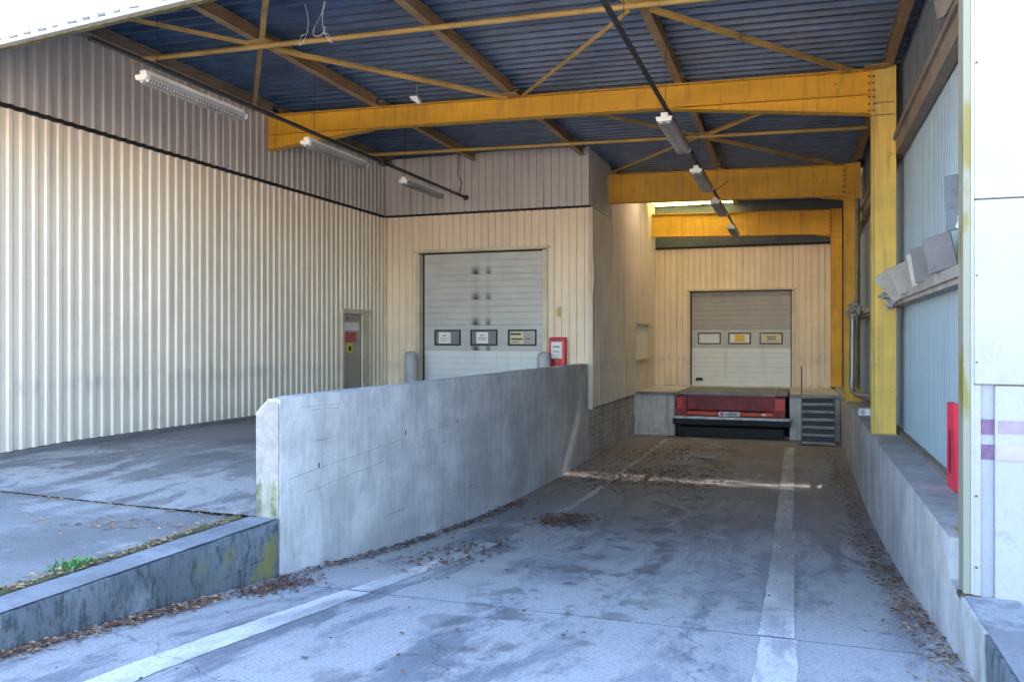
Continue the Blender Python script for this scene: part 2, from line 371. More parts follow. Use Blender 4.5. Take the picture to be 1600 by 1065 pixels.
def T(x): return 5.61 - .023 * (x + 4.8)                       # top line of the rafters
def zr(y):                                                     # ramp profile
    P = [(-60, .0), (-3, -.03), (0, -.1), (3.7, -.37), (6, -.62), (9, -.95), (12, -1.15), (14, -1.21), (30, -1.21)]
    for (a, za), (b, zb) in zip(P, P[1:]):
        if y <= b:
            t = (y - a) / (b - a); return za + (zb - za) * t
    return -1.21
def zs(y): return sum(zr(y + d) for d in (-.8, -.4, 0, .4, .8)) / 5 + .0
def zfl(x, y):                                                 # upper floor
    t = min(1, max(0, (9.2 - y) / 2.8)); t = t * t * (3 - 2 * t)
    u = min(1, max(0, (x + 10.5) / 4.5)); return -.14 * t * (.35 + .65 * u)

# ------------------------------------------------------------ ground, ramp, floors
def grid(name, mat, x0, x1, y0, y1, zf, nx, ny, parent=None, amp=.0):
    mb = MB(); vs = []
    for i in range(nx + 1):
        for j in range(ny + 1):
            x, y = x0 + (x1 - x0) * i / nx, y0 + (y1 - y0) * j / ny
            vs.append((x, y, zf(x, y) + amp * noise.noise(Vector((x * .9, y * .9, 0)))))
    mb.add(vs, [(i * (ny + 1) + j, (i + 1) * (ny + 1) + j, (i + 1) * (ny + 1) + j + 1, i * (ny + 1) + j + 1) for i in range(nx) for j in range(ny)]); mb.sm = True
    return mb.build(name, mat, parent)
XL, XR = -4.47, 1.0
g = MB().add([(-400, -400, -1.6), (400, -400, -1.6), (400, 400, -1.6), (-400, 400, -1.6)], [(0, 1, 2, 3)]).build("ground", m_yard); tag(g, None, None, kind='structure')
yard = grid("yard", m_yard, -40, 40, -60, -2.5, lambda x, y: -.02, 20, 20); tag(yard, None, None, kind='structure')
ramp = bpy.data.objects.new("ramp", None); C.objects.link(ramp); ramp['kind'] = 'structure'; ramp.location = (-1.7, 6, -.62)
for y0, y1 in ((-2.5, 1.4), (1.4, 6.22), (6.22, 12.1), (12.1, 18.0), (18.0, 23.5)):
    grid("concrete_slab", m_ramp, XL, XR, y0 + .006, y1 - .006, lambda x, y: zs(y), 22, 24, ramp, amp=.0)
grid("joint_filler", m_joint, XL, XR, -2.5, 23.6, lambda x, y: zs(y) - .03, 2, 60, ramp)
fl = bpy.data.objects.new("floor", None); C.objects.link(fl); fl['kind'] = 'structure'; fl.location = (-7, 12, 0)
grid("concrete_slab", m_floor, -9.6, -4.72, 6.47, 12.3, zfl, 14, 16, fl, .006)
grid("concrete_slab", m_floor, -9.6, -4.72, 12.315, 18.3, zfl, 14, 16, fl, .004)
grid("joint_filler", m_joint, -9.6, -4.72, 6.3, 18.3, lambda x, y: zfl(x, y) - .03, 6, 20, fl)
ap = bpy.data.objects.new("apron", None); C.objects.link(ap); ap['kind'] = 'structure'; ap.location = (-9, 3, -.15)
grid("tarmac_slab", m_apron, -40, -4.83, -2.5, 6.44, lambda x, y: zfl(x, min(6.44, y) + 0) - .004 - .025 * max(0, min(1, (x + 5.6) / .7)), 60, 18, ap, .012)
m_pave = ground_mat("pavement_concrete", (.11, .12, .13), (.30, .31, .32), (.04, .045, .05), seed=31, stretch=(3, 3), tone=-.05)
pv = grid("pavement", m_pave, XR + .3, 14, -2.5, 6.3, lambda x, y: -.29 + .05 * max(0, min(1, (4.5 - y) / 5)), 14, 14, None, .01); tag(pv, None, None, kind='structure')

# worn lane lines on the ramp
def line(x_at, w, y0, y1, n):
    n *= 4
    mb = MB(); vs = []
    for j in range(n + 1):
        y = y0 + (y1 - y0) * j / n; c = x_at(y)
        for e in (-1, 1): 
            x = c + e * w / 2 + .012 * noise.noise(Vector((y * 3, e, 4))) + .009 * noise.noise(Vector((y * 13, e, 4)))
            vs.append((x, y, zs(y) + .0045))
    mb.add(vs, [(2 * j, 2 * j + 1, 2 * j + 3, 2 * j + 2) for j in range(n)])
    o = mb.build("white_line", m_line); o['kind'] = 'structure'; return o
line(lambda y: -3.52, .24, -2, 6.2, 40); line(lambda y: -3.52, .20, 6.24, 9.4, 24)
line(lambda y: -.14, .25, -2, 6.2, 40); line(lambda y: -.16 - .006 * (y - 6), .25, 6.24, 12.08, 40); line(lambda y: -.22, .24, 12.12, 17.98, 30); line(lambda y: -.24, .22, 18.02, 21.8, 20)
line(lambda y: -3.42, .12, 12.2, 17.95, 30); line(lambda y: -3.4, .11, 18.02, 22.6, 20)

# ------------------------------------------------------------ parapet, kerb, retaining walls
par = thing("parapet_wall", "thick grey poured-concrete wall between the raised floor and the sloping ramp", "wall", (-4.6, 12, -.2))
mb = rough_box(MB(), -4.74, XL, 6.47, 18.14, -1.5, .94, .13, .016)
for v in mb.v:                                                 # broken top corner at the free end
    if v.y < 6.75 and v.z > .7 and v.x < -4.62: v.z -= .13 * (1 - (v.y - 6.47) / .28) * (1 - (v.x + 4.74) / .12); 
mb.build("wall_body", m_conc, par)
e = MB(); ez0, ez1 = .10, .93
poly = [(-4.725, 6.462, ez0 + .02), (-4.66, 6.462, ez0 - .005), (-4.60, 6.462, ez0 + .012), (-4.53, 6.462, ez0 - .01), (-4.488, 6.462, ez0), (-4.49, 6.462, ez1 - .04), (-4.53, 6.462, ez1 - .015), (-4.60, 6.462, ez1 - .02), (-4.65, 6.462, ez1 - .06), (-4.69, 6.462, ez1 - .11), (-4.73, 6.462, ez1 - .17)]
e.prism(poly, (0, .03, 0)).build("cut_end_face", m_concend, par, label="pale rough end face of the wall")
m_mossc = M("mossy_concrete", (.20, .195, .12), .9, var=.5, scale=9, dirt=(.34, .32, .29), damt=.85, streak=True, bump=.5, thr=.48)
pe = [(-4.722, 6.4605, -.17), (-4.487, 6.4605, -.17)] + [(-4.487 - .235 * k / 14, 6.4605, .17 + .05 * noise.noise(Vector((k * 1.7, 3, 1))) + (.03 if k % 3 == 0 else -.02)) for k in range(15)]
MB().prism(pe, (0, .03, 0)).build("mossy_end_face", m_mossc, par)
for z0_, sl, a_, b_ in ((.19, .045, 6.6, 9.0), (.02, .05, 6.9, 8.6), (.30, .03, 9.3, 12.4), (.36, .02, 13.0, 16.5), (.84, -.02, 6.8, 7.6), (.80, -.03, 7.0, 7.5)):
    pts_ = []; q_ = a_
    while q_ < b_: pts_.append((XL + .0015, q_, z0_ + sl * (q_ - a_) + .012 * noise.noise(Vector((q_ * 4, z0_ * 9, 1))))); q_ += .12
    MB().tube(pts_, .0024, 4).build("formwork_joint", m_block, par)
for yy, zz in ((9.0, .34), (10.6, .33), (7.1, .22)):
    BX("tie_hole", m_dark, par, XL - .02, XL + .002, yy, yy + .02, zz, zz + .05)
kb = thing("concrete_kerb", "low dark mossy kerb wall running from the left edge of the picture to the parapet", "kerb", (-4.6, 3, -.3))
mb = rough_box(MB(), -4.79, XL, -2.5, 6.466, -.9, -.148, .08, .022); mb.build("kerb_body", m_kerb, kb)
mb = MB(); vs = []; n = 60
for j in range(n + 1):
    y = -2.5 + 8.95 * j / n
    for x in (-4.785, -4.63, -4.495 - .006 * noise.noise(Vector((y * 5, 0, 0)))): vs.append((x, y, -.144 + .004 * noise.noise(Vector((x * 8, y * 4, 2)))))
mb.add(vs, [(3 * j + k, 3 * j + k + 1, 3 * j + 4 + k, 3 * j + 3 + k) for j in range(n) for k in (0, 1)]); mb.build("kerb_top", m_kerbtop, kb)
rw = thing("retaining_wall", "long grey concrete ledge wall along the right side of the ramp", "wall", (1.2, 12, -.5))
rough_box(MB(), XR, 1.55, 6.6, 27.0, -1.5, .08, .15, .008).build("wall_body", m_rwall, rw)
mb = rough_box(MB(), XR, 1.34, 5.45, 6.6, -1.3, -.215, .1, .012); mb.build("wall_end_section", m_rwall, rw)
rough_box(MB(), XR + .004, 1.34, -2.5, 5.445, -1.3, -.217, .1, .018).build("dark_end_section", m_kerb, rw)
BX("wall_top", m_kerbtop, rw, XR + .03, 1.335, -2.5, 6.18, -.22, -.211)
dw = thing("ramp_side_wall", "low dark blockwork retaining wall under the cladded bay, left of the dock", "wall", (-4.5, 21, -1.2))
H = .2; z = -1.3; row = 0
while z < -.06:
    y = 18.16 - (.2 if row % 2 else 0)
    while y < 27:
        a_, b_ = max(18.16, y) + .004, min(27, y + .4) - .006
        if b_ - a_ > .05:
            j = rnd.uniform(-.004, .004)
            BX("concrete_block", m_block, dw, -4.72, XL + j, a_, b_, z + .004, min(-.03, z + H) - .007)
        y += .4
    z += H; row += 1
BX("mortar_core", m_joint, dw, -4.7, XL - .012, 18.15, 27, -1.35, -.035)

# ------------------------------------------------------------ left cladded wall
lw = thing("cladding_wall", "tall cream ribbed metal wall along the left side", "wall", (-9.56, 12, 0))
def yof(s): return 18.2 - s
pit = .19
LA = ((-9.6, 18.2, 0), (0, -1, 0), (1, 0, 0))
dA, dB = 18.2 - 17.06, 18.2 - 16.16                            # door leaf, in s
for a, b in ((0, dA - .17), (dB + .05, 11.9)):
    clad(lw, "cladding_sheet", m_clad, *LA, a, b, lambda s: zfl(-9.5, 18.2 - s) + .07, 4.44, PR_L, pit)
clad(lw, "cladding_sheet", m_clad, *LA, dA - .17, dB + .05, 2.16, 4.44, PR_L, pit)
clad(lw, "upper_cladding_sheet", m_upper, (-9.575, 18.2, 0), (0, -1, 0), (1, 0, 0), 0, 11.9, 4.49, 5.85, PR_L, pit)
MB().box(-9.63, -9.53, 6.3, 18.2, 4.432, 4.455).build("capping_flashing", m_dark, lw)
MB().box(-9.66, -9.59, 6.3, 18.2, 4.455, 4.50).build("shadow_gap", m_dark, lw)
mb = MB()
for j in range(24):
    y0, y1 = 18.2 - j * .5, 18.2 - (j + 1) * .5
    if y1 < 17.3 and y0 > 16.1: continue
    mb.obox((-9.575, y0, zfl(-9.5, y0)), (-9.575, y1, zfl(-9.5, y1)), -.05, .05, .0, .06)
mb.build("base_rail", m_galv, lw)
# personnel door
pd = BX("door", m_sdoor, lw, -9.64, -9.585, 16.20, 17.02, .02, 2.04)
BX("door_frame", m_trim, pd, -9.64, -9.53, 17.02, 17.30, 0, 2.05); BX("door_frame", m_trim, pd, -9.64, -9.53, 16.12, 16.20, 0, 2.05)
BX("door_header", m_trim, pd, -9.64, -9.50, 16.08, 17.34, 2.05, 2.16); BX("gap", m_dark, pd, -9.62, -9.583, 17.0, 17.02, .02, 2.04)
BX("white_notice", m_paper, pd, -9.586, -9.58, 16.26, 16.92, 1.68, 1.86)
BX("red_sign", m_redsign, pd, -9.586, -9.58, 16.24, 16.80, 1.42, 1.64); 
for zz in (1.47, 1.535, 1.59): BX("sign_print", m_lilac, pd, -9.581, -9.577, 16.28, 16.76, zz, zz + .016)
MB().tube([(-9.588, 16.5, 1.28), (-9.576, 16.5, 1.28)], .13, 18).build("yellow_sign", m_yelsign, pd); BX("sign_print", m_ink, pd, -9.576, -9.572, 16.45, 16.56, 1.22, 1.33)
BX("handle", m_galv, pd, -9.585, -9.54, 16.90, 16.96, .98, 1.02)
BX("door_closer", m_galv, pd, -9.585, -9.53, 16.36, 16.62, 1.93, 1.97)

t_ = NT("door_grey_panel_smudged"); _x = t_.xyz()
_c = t_.mix(t_.ramp(t_.noise(2), .3, .7), (.44, .44, .43), (.49, .49, .48))
def _smudge(c, x0, w, amt):
    d = t_.mth('ABSOLUTE', t_.mth('ADD', _x[0], -x0)); a = t_.ramp(t_.mth('ADD', d, t_.mth('MULTIPLY', t_.noise(6), .08)), w + .05, .03)
    sec = t_.mth('FRACT', t_.mth('DIVIDE', t_.mth('ADD', _x[2], -.02), .6)); b = t_.mth('ADD', t_.mth('MULTIPLY', t_.ramp(sec, .0, .42), t_.ramp(sec, .62, .45)), .12)
    b = t_.mth('MULTIPLY', t_.ramp(sec, .38, .04), 1.0); b = t_.mth('ADD', b, .15)
    return t_.mix(t_.mth('MULTIPLY', t_.mth('MULTIPLY', a, b), amt), c, (.07, .07, .07))
_c = _smudge(_c, -7.25, .16, 1.0); _c = _smudge(_c, -6.93, .11, .75)
_c = t_.mix(t_.ramp(t_.noise((.8, 1, 9), detail=5), .55, .7, 0, .35), _c, (.30, .26, .22))
m_doors = t_.out(_c, .45)
# ------------------------------------------------------------ overhead doors (a part of their wall; panels, windows as sub-parts)
def overhead_door(wall, x0, x1, z0, z1, yf, heights, wrow, mats, wins, label):
    """yf: wall face; leaf sits 0.12 behind"""
    y = yf + .12
    fr = MB().box(x0 - .03, x0, y - .02, y + .1, z0, z1).box(x1, x1 + .03, y - .02, y + .1, z0, z1).box(x0 - .03, x1 + .03, y - .02, y + .1, z1, z1 + .03)
    door = fr.build("overhead_door", m_rubber, wall, label=label)
    z = z0
    for i, h in enumerate(heights):
        m = mats[i]; mb = MB(); zt = z + h - .006
        nb = max(2, round(h / .15)) if i != wrow else 1
        P = [(y, z)]
        for k in range(nb):
            a, b = z + (zt - z) * k / nb, z + (zt - z) * (k + 1) / nb
            P += [(y, a + .006), (y, b - .016), (y + .009, b - .008)]
        P[-1] = (y, zt); 
        mb.add([(x, p, q) for p, q in P for x in (x0 + .004, x1 - .004)], [(2 * k, 2 * k + 1, 2 * k + 3, 2 * k + 2) for k in range(len(P) - 1)])
        mb.box(x0 + .006, x1 - .006, y + .012, y + .05, z + .001, zt)
        mb.build("door_panel", m, door)
        if i == wrow:
            for (a, b, kind) in wins:
                zc0, zc1 = z + .11, z + h - .11
                f = MB().box(a, b, y - .022, y - .001, zc1 - .035, zc1).box(a, b, y - .022, y - .001, zc0, zc0 + .035).box(a, a + .035, y - .022, y - .001, zc0 + .035, zc1 - .035).box(b - .035, b, y - .022, y - .001, zc0 + .035, zc1 - .035)
                f.build("window_frame", m_rubber, door)
                BX("pane", m_glass if kind != 'w' else m_doorw, door, a + .035, b - .035, y - .01, y - .004, zc0 + .035, zc1 - .035)
                def sheet(u0, u1, v0, v1, mt): BX("paper_notice", mt, door, a + (b - a) * u0, a + (b - a) * u1, y - .014, y - .011, zc0 + (zc1 - zc0) * v0, zc0 + (zc1 - zc0) * v1)
                def ink(u0, u1, v0, v1): BX("notice_print", m_ink if kind != 's' else m_debris, door, a + (b - a) * u0, a + (b - a) * u1, y - .0165, y - .0145, zc0 + (zc1 - zc0) * v0, zc0 + (zc1 - zc0) * v1)
                if kind == 'p':
                    sheet(.16, .62, .15, .84, m_paper); ink(.32, .44, .6, .66); ink(.22, .56, .44, .47); ink(.22, .50, .30, .33)
                if kind == 'q':
                    sheet(.22, .66, .15, .84, m_paper); ink(.36, .52, .62, .67); ink(.28, .6, .46, .5); ink(.3, .58, .34, .37)
                if kind == 'c':
                    sheet(.09, .56, .12, .86, m_cream_paper); ink(.1, .46, .66, .78); ink(.12, .52, .36, .46); ink(.14, .4, .2, .24); ink(.6, .8, .4, .45)
                if kind == 'w': pass
                if kind == 'y': sheet(.1, .93, .14, .86, m_paper); BX("paper_notice", m_ylpaper, door, a + .3 * (b - a), a + .72 * (b - a), y - .018, y - .0145, zc0 + .07, zc1 - .06)
                if kind == 's': sheet(.1, .93, .12, .88, m_cream_paper); ink(.3, .72, .58, .68); ink(.34, .7, .38, .5); ink(.14, .86, .24, .28)
        z += h
    return door

# front bay block
bb = thing("loading_bay", "cream cladded bay with the tall grey overhead door, above the parapet", "building", (-7, 18.2, 0))
BA = ((0, 18.2, 0), (-1, 0, 0), (0, -1, 0))
pd2 = .1775
clad(bb, "cladding_sheet", m_cladb, (-4.40, 18.2, 0), (-1, 0, 0), (0, -1, 0), 0, 1.06, lambda s: -.06 if s < .30 else .02, 4.44, PR_D, pd2)
clad(bb, "cladding_sheet", m_cladb, (-4.40, 18.2, 0), (-1, 0, 0), (0, -1, 0), 4.27, 5.18, .02, 4.44, PR_D, pd2)
clad(bb, "cladding_sheet", m_cladb, (-4.40, 18.2, 0), (-1, 0, 0), (0, -1, 0), 1.06, 4.27, 3.58, 4.44, PR_D, pd2)
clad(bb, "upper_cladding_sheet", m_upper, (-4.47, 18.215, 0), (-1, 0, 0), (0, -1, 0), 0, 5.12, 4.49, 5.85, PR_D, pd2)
BX("capping_flashing", m_dark, bb, -9.56, -4.40, 18.15, 18.24, 4.432, 4.455); BX("shadow_gap", m_dark, bb, -9.56, -4.45, 18.205, 18.26, 4.455, 4.50)
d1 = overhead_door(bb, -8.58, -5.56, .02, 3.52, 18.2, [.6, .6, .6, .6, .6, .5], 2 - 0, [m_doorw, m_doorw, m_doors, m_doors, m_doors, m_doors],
    [(-8.31, -7.63, 'p'), (-7.38, -6.70, 'q'), (-6.44, -5.74, 'c')], "grey overhead door with dark smudges down its middle")
for zz in (2.18, 2.78, 3.34):                                   # rubbed grease marks either side of the pull cord
    for xx, s in ((-7.24, 1), (-6.92, .6)):
        pass
MB().box(-8.72, -8.61, 18.10, 18.34, 0, 3.52).build("door_jamb", m_trim, bb); MB().box(-5.53, -5.42, 18.10, 18.34, 0, 3.52).build("door_jamb", m_trim, bb)
MB().box(-8.80, -5.38, 18.12, 18.34, 3.55, 3.62).build("door_head", m_trim, bb)
BX("corner_trim", m_trim, bb, -4.47, -4.37, 18.13, 18.175, -.08, 4.43); BX("corner_trim", m_trim, bb, -9.60, -9.50, 18.10, 18.17, 0, 4.43)
# dented strip peeling off the corner
mb = MB(); vs = []
for j in range(9):
    z = 2.3 + .16 * j; b = math.sin(j / 8 * math.pi) ** 2
    vs += [(-4.47, 18.125 - .01, z), (-4.37 + .04 * b, 18.12 - .02 - .02 * b, z)]
mb.add(vs, [(2 * j, 2 * j + 1, 2 * j + 3, 2 * j + 2) for j in range(8)]); mb.build("bent_corner_strip", m_trim, bb)
# side of the block, along the ramp
SA = ((-4.42, 18.2, 0), (0, 1, 0), (1, 0, 0))
clad(bb, "side_cladding_sheet", m_side, *SA, 0, 5.15, -.06, 4.44, PR_F, .2)
clad(bb, "side_cladding_sheet", m_side, *SA, 5.15, 7.25, -.02, .93, PR_F, .2); clad(bb, "side_cladding_sheet", m_side, *SA, 5.15, 7.25, 1.93, 4.44, PR_F, .2)
clad(bb, "side_cladding_sheet", m_side, *SA, 7.25, 8.75, -.02, 4.44, PR_F, .2)
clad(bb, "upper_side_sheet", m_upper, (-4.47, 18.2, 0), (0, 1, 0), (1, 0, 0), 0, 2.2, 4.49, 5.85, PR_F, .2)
clad(bb, "upper_side_sheet", m_side, (-4.44, 18.2, 0), (0, 1, 0), (1, 0, 0), 2.2, 8.75, 4.44, 5.72, PR_F, .2)
w = MB().box(-4.47, -4.37, 23.35, 23.42, .93, 1.93).box(-4.47, -4.37, 25.38, 25.45, .93, 1.93).box(-4.47, -4.33, 23.3, 25.5, .88, .93).box(-4.47, -4.33, 23.3, 25.5, 1.93, 2.02).build("window", m_trim, bb)
BX("pane", m_paper, w, -4.47, -4.44, 23.42, 25.38, .93, 1.93)
BX("faded_sticker", m_cream_paper, bb, -5.22, -5.10, 18.168, 18.174, 1.98, 2.22); BX("faded_sticker", m_ylpaper, bb, -5.2, -5.12, 18.162, 18.167, 2.0, 2.08)

# far wall
fw = thing("dock_wall", "cream cladded end wall above the dock, holding the smaller overhead door", "wall", (-1.8, 26.9, 0))
FA = ((.88, 26.9, 0), (-1, 0, 0), (0, -1, 0)); p3 = .185
clad(fw, "cladding_sheet", m_clad2, *FA, 0, 1.03, .02, 4.36, PR_D, p3); clad(fw, "cladding_sheet", m_clad2, *FA, 4.25, 5.3, .02, 4.36, PR_D, p3)
clad(fw, "cladding_sheet", m_clad2, *FA, 1.03, 4.25, 3.05, 4.36, PR_D, p3)
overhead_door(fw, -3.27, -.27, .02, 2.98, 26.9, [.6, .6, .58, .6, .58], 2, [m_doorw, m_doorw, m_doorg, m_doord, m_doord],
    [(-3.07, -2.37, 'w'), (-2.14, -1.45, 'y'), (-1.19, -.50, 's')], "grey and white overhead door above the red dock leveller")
BX("door_jamb", m_trim, fw, -3.39, -3.30, 26.8, 27.02, 0, 2.98); BX("door_jamb", m_trim, fw, -.24, -.13, 26.8, 27.02, 0, 2.98); BX("door_head", m_trim, fw, -3.42, -.1, 26.82, 27.02, 3.01, 3.07)
BX("capping_flashing", m_dark, fw, -4.42, .9, 26.82, 26.95, 4.36, 4.42)
BX("upper_panel", m_greysheet, fw, -4.42, 1.5, 26.93, 26.99, 4.42, 5.9)  # dark colour stands in for the shade under the last rafter
BX("pull_handle", m_rubber, fw, -3.14, -2.92, 26.98, 27.0, .17, .26)
BX("concrete_sill", m_dock, fw, -4.4, .9, 26.82, 27.05, -.02, .02)
BX("lamp_fitting", m_fix, fw, -.42, -.33, 26.86, 26.93, .06, .12)

# ------------------------------------------------------------ dock platform, leveller, stairs
dk = thing("dock_platform", "concrete dock platform at the bottom of the ramp", "platform", (-1.8, 25, -1.2))
rough_box(MB(), XL + .003, -3.31, 23.5, 26.95, -1.4, 0, .15, .02).build("left_pier", m_dock, dk)
rough_box(MB(), -.27, XR - .003, 23.5, 26.95, -1.4, 0, .15, .02).build("right_pier", m_dock, dk)
BX("pit_back", m_dark, dk, -3.31, -.27, 24.6, 26.9, -1.25, -.1); BX("rear_sill", m_dock, dk, -3.31, -.27, 26.4, 26.95, -.1, -.004)
BX("edge_angle", m_leveltop, dk, -4.4, -3.315, 23.47, 23.55, -.09, .006); BX("edge_angle", m_leveltop, dk, -.265, .98, 23.47, 23.55, -.09, .006)
lv = thing("dock_leveller", "red dock leveller under the far overhead door", "dock leveller", (-1.8, 23.5, -1.2))
BX("top_plate", m_leveltop, lv, -3.0, -.62, 23.42, 26.4, -.05, .012); BX("side_plate", m_leveltop, lv, -3.26, -3.01, 23.45, 26.4, -.05, .0); BX("side_plate", m_leveltop, lv, -.61, -.32, 23.45, 26.4, -.05, .0)
BX("front_plate", m_dred, lv, -2.98, -.64, 23.50, 23.54, -.47, -.055)
for a, b in ((-3.26, -2.96), (-.66, -.36)):
    p = MB().box(a, b, 23.40, 23.56, -.62, -.08).build("side_post", m_dred, lv, bevel=.01); 
    BX("red_plate", m_red, p, a + .03, b - .12 if a < -2 else b - .03, 23.385, 23.40, -.58, -.14)
    BX("mount_foot", m_dred, p, a - .02, b - .02, 23.3, 23.40, -.66, -.42)
BX("lip", m_orange, lv, -2.96, -.66, 23.36, 23.44, -.60, -.50)
BX("rating_plate", m_silver, lv, -2.1, -1.55, 23.345, 23.358, -.615, -.495); BX("label_print", m_red, lv, -2.06, -1.96, 23.335, 23.344, -.59, -.52)
for k in range(4): BX("label_print", m_debris, lv, -1.92 + .08 * k, -1.87 + .08 * k, 23.335, 23.344, -.585, -.525)
BX("reflector", m_paper, lv, -.98, -.86, 23.345, 23.358, -.57, -.53)
for xx in (-2.75, -.9): MB().tube([(xx, 23.47, -.5), (xx, 23.40, -.38)], .02, 8).build("lip_keeper", m_red, lv)
BX("bumper_bar", m_silver, lv, -3.34, -.24, 23.22, 23.40, -.70, -.63, bevel=.008)
BX("bumper_rubber", m_rubber, lv, -3.34, -.24, 23.26, 23.44, -.86, -.71, bevel=.01); BX("bumper_rubber", m_rubber, lv, -3.2, -.4, 23.42, 23.5, -1.2, -.93, bevel=.01)
st = thing("steel_steps", "narrow galvanised steel steps right of the red dock leveller", "stairs", (.42, 23, -1.2))
for k in range(7):
    y = 23.42 - k * .14; z = -.02 - k * .185
    MB().box(.06, .82, y - .2, y, z - .03, z).box(.06, .82, y - .205, y - .195, z - .05, z - .03).build("tread", m_leveltop, st)
    BX("tread_nosing", m_silver, st, .062, .818, y - .207, y - .17, z, z + .012); BX("gap_shade_plate", m_stepgap, st, .06, .82, y - .004, y, z - .175, z - .031)  # dark plates stand in for the shade between the treads
MB().obox((.045, 23.5, .0), (.045, 22.45, -1.24), -.012, .012, -.09, .05).build("stringer", m_leveltop, st); MB().obox((.835, 23.5, .0), (.835, 22.45, -1.24), -.012, .012, -.09, .05).build("stringer", m_leveltop, st)
MB().tube([(.04, 23.3, -1.2), (.04, 23.3, .78)], .018).build("handrail_post", m_leveltop, st)
MB().tube([(.0, 22.5, -1.19), (.88, 22.5, -1.19)], .025).build("foot_bar", m_leveltop, st)

# ------------------------------------------------------------ portal frames
def frame(y, zt, h, hr, haunchL, haunchR, xL, xR, cw, colx, label, base, mat, cmat):
    t = thing("portal_frame", label, "steel frame", (colx, y, base), "yellow portal frames")
    w = .2; mb = MB()
    def xz(x, d): return (x, y, zt(x) - d)
    mb.obox(xz(xL, 0), xz(xR, 0), -w / 2, w / 2, -.016, 0); mb.obox(xz(xL, 0), xz(xR, 0), -w / 2, w / 2, -h, -h + .016); mb.obox(xz(xL, .016), xz(xR, .016), -.006, .006, -h + .03, 0)
    mb.build("rafter", mat, t)
    if haunchR:
        mb = MB(); a = xR - haunchR
        mb.prism([(a, y - .006, zt(a) - h), (xR, y - .006, zt(xR) - h), (xR, y - .006, zt(xR) - h - hr)], (0, .012, 0))
        mb.obox((a, y, zt(a) - h - .002), (xR, y, zt(xR) - h - hr), -w / 2, w / 2, -.016, 0); mb.build("haunch", mat, t)
    if haunchL:
        mb = MB(); a = xL + haunchL
        mb.prism([(a, y - .006, zt(a) - h), (xL, y - .006, zt(xL) - h), (xL, y - .006, zt(xL) - h - hr)], (0, .012, 0))
        mb.obox((xL, y, zt(xL) - h - hr), (a, y, zt(a) - h - .002), -w / 2, w / 2, -.016, 0); mb.build("haunch", mat, t)
    x0, x1 = colx, colx + cw; tp = zt(x0) + .02
    mb = MB().box(x0, x0 + .016, y - .11, y + .11, base, tp).box(x1 - .016, x1, y - .11, y + .11, base, tp).box(x0 + .016, x1 - .016, y - .075, y - .063, base, tp)
    mb.box(x0 + .0165, x1 - .0165, y - .1, y + .1, tp - .016, tp)
    mb.build("column", cmat, t)
    zl = zt(xR) - h - hr
    for zz in (zl - .06, zl + .12): BX("stiffener_plate", m_ochre, t, x0 + .017, x1 - .017, y - .105, y - .076, zz, zz + .014)
    BX("end_plate", mat, t, xR - .018, xR + .0, y - .115, y + .115, zl - .03, tp - .03)
    for k in range(6):
        zz = zl + .02 + k * (tp - .1 - zl) / 5.5
        for dx in (-.045, .012): MB().tube([(xR + dx, y - .085, zz), (xR + dx + .03, y - .085, zz)], .014, 6).build("bolt", m_bolt, t)
    BX("base_plate", m_ochre, t, x0 - .02, x1 + .02, y - .13, y + .13, base, base + .015)
    return t
frame(13.45, T, .37, .27, 2.2, 3.0, -9.56, 1.0, .33, 1.0, "nearest yellow steel portal frame, with the bright yellow column on the ledge", .08, m_yel, m_yel2)
frame(20.1, lambda x: T(x) - .09, .70, .06, 0, .5, -4.42, .93, .34, .93, "middle deep yellow portal frame, behind the nearest one and in shade", .08, m_yel, m_yel)
frame(26.3, lambda x: T(x) - .18, .72, .05, 0, .4, -4.42, .84, .30, .86, "farthest yellow portal frame, directly above the dock wall", .08, m_yel, m_yel)
fr4 = frame(6.75, T, .37, .27, 0, 2.5, -9.56, 1.1, .3, 1.1, "front yellow portal frame at the canopy mouth, tucked behind the white pillar", .08, m_ochre, m_ochre)

# ------------------------------------------------------------ canopy roof: deck sheets, purlins, ties, braces
cr = thing("canopy_roof", "dark navy ribbed canopy roof carried on yellow and ochre steel", "roof", (-4, 14, 5.5))
P4 = [(0, 0), (.26, 0), (.40, .10), (.86, .10)]
def deck(y0, y1, x0, x1):
    mb = MB(); ys = []; k = math.floor(y0 / .25) 
    pts = []
    while k * .25 < y1:
        for fr, d in P4:
            y = (k + fr) * .25
            if y0 - 1e-5 <= y <= y1 + 1e-5: pts.append((y, d))
        k += 1
    if pts[-1][0] < y1 - 1e-4: pts.append((y1, 0))
    vs = []
    for y, d in pts:
        for x in (x0, x1): vs.append((x, y, T(x) + .175 + d))
    mb.add(vs, [(2 * i, 2 * i + 1, 2 * i + 3, 2 * i + 2) for i in range(len(pts) - 1)])
    mb.build("deck_sheet", m_deck, cr)
y = 6.5
while y < 21.5: deck(y, y + 1.0, -9.7, 1.6); y += 1.0
deck(21.5, 21.9, -9.7, 1.6); deck(21.9, 22.85, -9.7, -4.4)
deck(24.1, 25.5, -9.7, 1.6); deck(25.5, 27.5, -1.9, 1.6); deck(25.5, 27.5, -9.7, -4.4)
BX("rooflight", m_fill_rooflight, cr, -4.6, 1.75, 21.8, 22.85, 5.90, 5.91, label="unseen translucent sheets added between the two rear frames to light the dock")  # first strip added out of view to send diffuse sun onto the rear dock
BX("rooflight", m_rooflight, cr, -4.6, 1.75, 22.75, 24.3, 5.92, 5.93, label="dirty translucent strip across the roof")
BX("rooflight", m_rooflight3, cr, -4.41, -1.9, 25.5, 27.5, 5.745, 5.755, label="yellowish translucent sheet seen beyond the middle frame")
